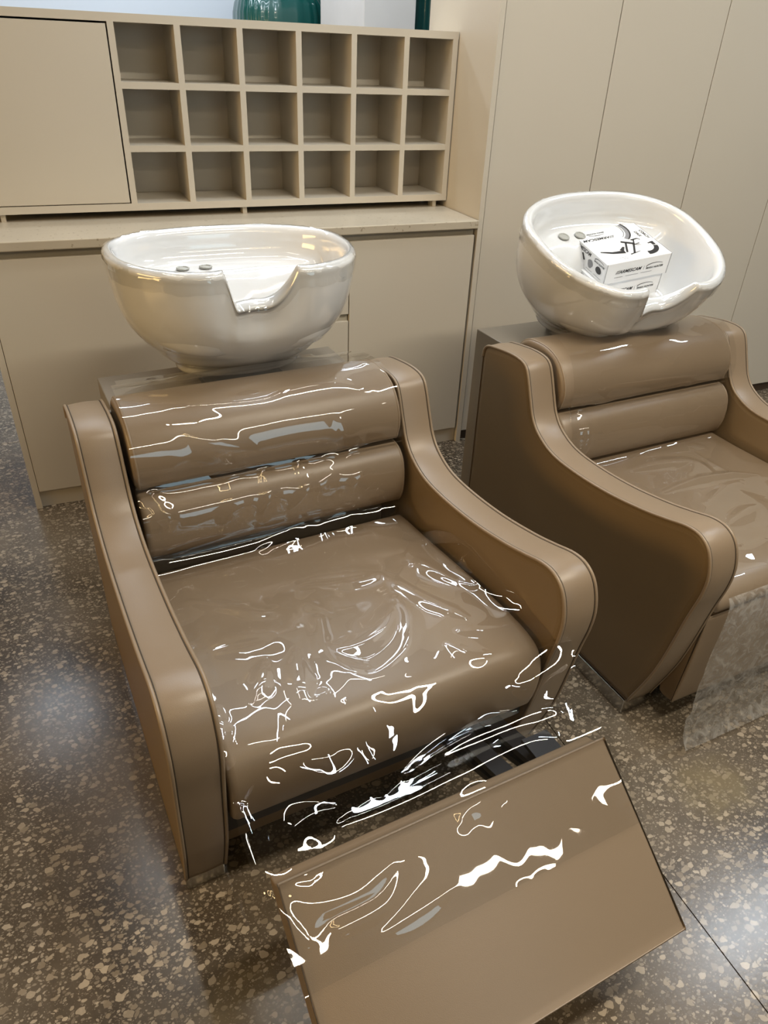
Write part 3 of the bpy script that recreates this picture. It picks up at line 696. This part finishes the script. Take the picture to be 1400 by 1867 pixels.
def carton(loc, rot, label, full):
    bw, bd, bh = 0.150, 0.134, 0.044
    o = box('product_box', -bw/2, bw/2, -bd/2, bd/2, 0, bh, CARD, bevel=0.0012)
    tag(o, label, 'box', 'product boxes in the tilted basin'); o.location = loc; o.rotation_euler = rot; o.scale = (1.365,)*3
    e = 0.0005
    fy = -bd/2-e
    text_mesh('///ARMESCAM', 0.0098, (-0.022, fy, bh*0.52), (PI/2, 0, 0), INK, o, 0.35)
    text_mesh('MARA HUNTER', 0.0058, (0.040, fy, bh*0.46), (PI/2, 0, 0), INK, o, 0.2)
    Mf = Matrix.Translation((0, fy, 0)) @ Matrix.Rotation(PI/2, 4, 'X')
    arc = [(0.040+0.020*math.cos(a), bh*0.54+0.006*math.sin(a)) for a in [PI*k/12 for k in range(2, 13)]]
    flat('emblem', stroke(arc, 0.0006, 0.0018), Mf, INK, o)
    flat('print_line', [[(x, z) for x, z in ((a, bh*0.27), (b, bh*0.27), (b, bh*0.27+0.0008), (a, bh*0.27+0.0008))] for a, b in ((-0.052, -0.032), (-0.026, 0.004), (0.010, 0.036))]+[[(0.014, bh*.42), (0.0146, bh*.42), (0.0146, bh*.62), (0.014, bh*.62)]], Mf, GINK, o)
    # dark edge lines
    flat('edge_line', [[(-bw/2+0.0006, 0.0), (-bw/2+0.0016, 0), (-bw/2+0.0016, bh), (-bw/2+0.0006, bh)]], Mf, GINK, o)
    flat('edge_line', [[(bw/2-0.0016, 0.0), (bw/2-0.0006, 0), (bw/2-0.0006, bh), (bw/2-0.0016, bh)]], Mf, GINK, o)
    lx = -bw/2-e
    Ml = Matrix.Translation((lx, 0, 0)) @ Matrix.Rotation(-PI/2, 4, 'Z') @ Matrix.Rotation(PI/2, 4, 'X')
    text_mesh('///ARMESCAM', 0.0105, (lx, 0.022, bh*0.80), (PI/2, 0, -PI/2), INK, o, 0.3)
    text_mesh('MARA HUNTER', 0.0052, (lx, -0.042, bh*0.72), (PI/2, 0, -PI/2), INK, o, 0.2)
    arc = [(0.042+0.017*math.cos(a), bh*0.78+0.005*math.sin(a)) for a in [PI*k/12 for k in range(2, 13)]]
    flat('emblem', stroke(arc, 0.0006, 0.0016), Ml, INK, o)
    flat('picture', [[(-.058, .024), (-.044, .029), (-.034, .018), (-.050, .013)]], Ml, INK, o)
    flat('picture', [[(-.030, .024), (-.016, .029), (-.006, .018), (-.022, .013)]], Ml, INK, o)
    flat('picture', [[(0.013+0.010*math.cos(a)*(1 if a < PI else .8), 0.019+0.0085*math.sin(a)) for a in [2*PI*k/14 for k in range(14)]]], Ml, GINK, o)
    flat('picture', [[(0.043+0.010*math.cos(a), 0.019+0.0085*math.sin(a)*(1 if a < PI else .7)) for a in [2*PI*k/14 for k in range(14)]]], Ml, INK, o)
    flat('print_line', [[(a, .006), (b, .006), (b, .0068), (a, .0068)] for a, b in ((-.056, -.034), (-.028, -.006), (0.002, .024), (.030, .056))], Ml, GINK, o)
    if full:
        Mt = Matrix.Translation((0, 0, bh+e))
        text_mesh('///ARMESCAM', 0.0120, (-0.034, 0.030, bh+e), (0, 0, PI), INK, o, 0.3)
        text_mesh('MARA HUNTER', 0.0060, (-0.030, 0.052, bh+e), (0, 0, PI), INK, o, 0.2)
        text_mesh('INTERNAL', 0.0030, (-0.030, 0.0425, bh+e), (0, 0, PI), GINK, o)
        arc = [(-0.030+0.019*math.cos(a), 0.048-0.0045*math.sin(a)) for a in [PI*k/12 for k in range(1, 12)]]
        flat('emblem', stroke(arc, 0.0006, 0.0016), Mt, INK, o)
        text_mesh('COACH', 0.0095, (0.066, 0.018, bh+e), (0, 0, -PI/2), INK, o); text_mesh('DAIX', 0.0095, (0.053, 0.022, bh+e), (0, 0, -PI/2), INK, o)
        # arched hose, clamp and lever drawing
        def arcp(cx, cy, r, a0, a1, m=14): return [(cx+r*math.cos(a0+(a1-a0)*k/m), cy+r*math.sin(a0+(a1-a0)*k/m)) for k in range(m+1)]
        flat('drawing', stroke(arcp(-0.010, 0.052, 0.050, 0.35, -0.95), 0.0105, 0.0105), Mt, GINK, o)
        Mt2 = Matrix.Translation((0, 0, bh+e*1.5))
        ink = stroke(arcp(-0.010, 0.052, 0.054, 0.35, -0.90), 0.0035, 0.003) + stroke(arcp(-0.010, 0.052, 0.041, 0.35, -0.90), 0.001, 0.001)
        ink += stroke([(-0.062, -0.020), (-0.040, -0.030), (-0.014, -0.034)], 0.003, 0.010) + stroke([(-0.018, -0.028), (-0.006, -0.016)], 0.009, 0.004)
        ink += stroke([(0.000, 0.004), (0.022, -0.010)], 0.006, 0.007) + stroke([(0.024, 0.004), (0.040, 0.006), (0.044, 0.000)], 0.004, 0.002)
        ink += stroke([(0.008, -0.002), (-0.010, -0.036)], 0.004) + stroke([(0.022, -0.010), (0.002, -0.044)], 0.004) + stroke([(0.030, 0.004), (0.022, -0.012), (0.034, -0.012)], 0.003)
        ink += stroke([(-0.008, -0.046), (0.018, -0.040)], 0.003, 0.001) + stroke([(0.022, -0.014), (0.034, -0.020)], 0.002, 0.001)
        ink += stroke(arcp(0.034, -0.026, 0.026, -1.75, -0.15), 0.012, 0.009) + stroke([(0.050, -0.018), (0.064, -0.016)], 0.003) + stroke([(0.060, -0.027), (0.060, -0.014)], 0.007)
        flat('drawing', ink, Mt2, INK, o)
        flat('print_line', [[(a, z), (b, z), (b, z+.0008), (a, z+.0008)] for a, b, z in ((-.038, -.018, -.052), (-.032, -.018, -.057))], Mt, GINK, o)
        flat('edge_line', [[(bw/2-0.0018, -bd/2+.001), (bw/2-0.001, -bd/2+.001), (bw/2-0.001, bd/2), (bw/2-0.0018, bd/2)]], Mt, GINK, o)
    return o
CB = Matrix.Translation((1.2779, -1.4216, 0)) @ Matrix.Rotation(R(3.48), 4, 'Z')
def inchair(p): v = CB @ Vector(p); return (v.x, v.y, v.z)
yb = R(3.48)
def crot(t_, r_, y_): return (Matrix.Rotation(yb+y_, 4, 'Z') @ Matrix.Rotation(r_, 4, 'Y') @ Matrix.Rotation(t_, 4, 'X')).to_euler()
e1 = crot(0.236, -0.115, -0.102); nrm = e1.to_matrix() @ Vector((0, 0, 1))
p1 = Vector(inchair((0.439, 0.780, 0.847)))
carton(p1, e1, 'white product box printed with a black hose drawing, on top in the tilted basin', True)
side = e1.to_matrix() @ Vector((-0.008, 0.004, 0))
carton(p1-nrm*0.0608+side, e1, 'white product box lying underneath another box in the tilted basin', False)

# warm ring pendants hanging in the aisle behind the camera
m_, N_, L_2, b_2 = newmat('warm_ring_glow'); b_2.inputs['Emission Color'].default_value = (1.0, 0.72, 0.34, 1); b_2.inputs['Emission Strength'].default_value = 22
for k, (x, wh) in enumerate(((-0.75, 'leftmost'), (-0.15, 'middle one'), (0.45, 'rightmost'))):
    t = thing('ring_pendant', 'warm glowing ring pendant lamp in the aisle, %s of three' % wh, 'lamp', (x, -3.2, 2.25), 0, 'ring pendant lamps')
    v, f = tube([(0.20*math.cos(2*PI*q/40), 0, 0.20*math.sin(2*PI*q/40)) for q in range(40)], 0.012, 8, closed=True); obj('ring', v, f, m_, t, smooth=True)
    box('cord', -0.002, 0.002, -0.002, 0.002, 0.21, 0.65, BLK, t)
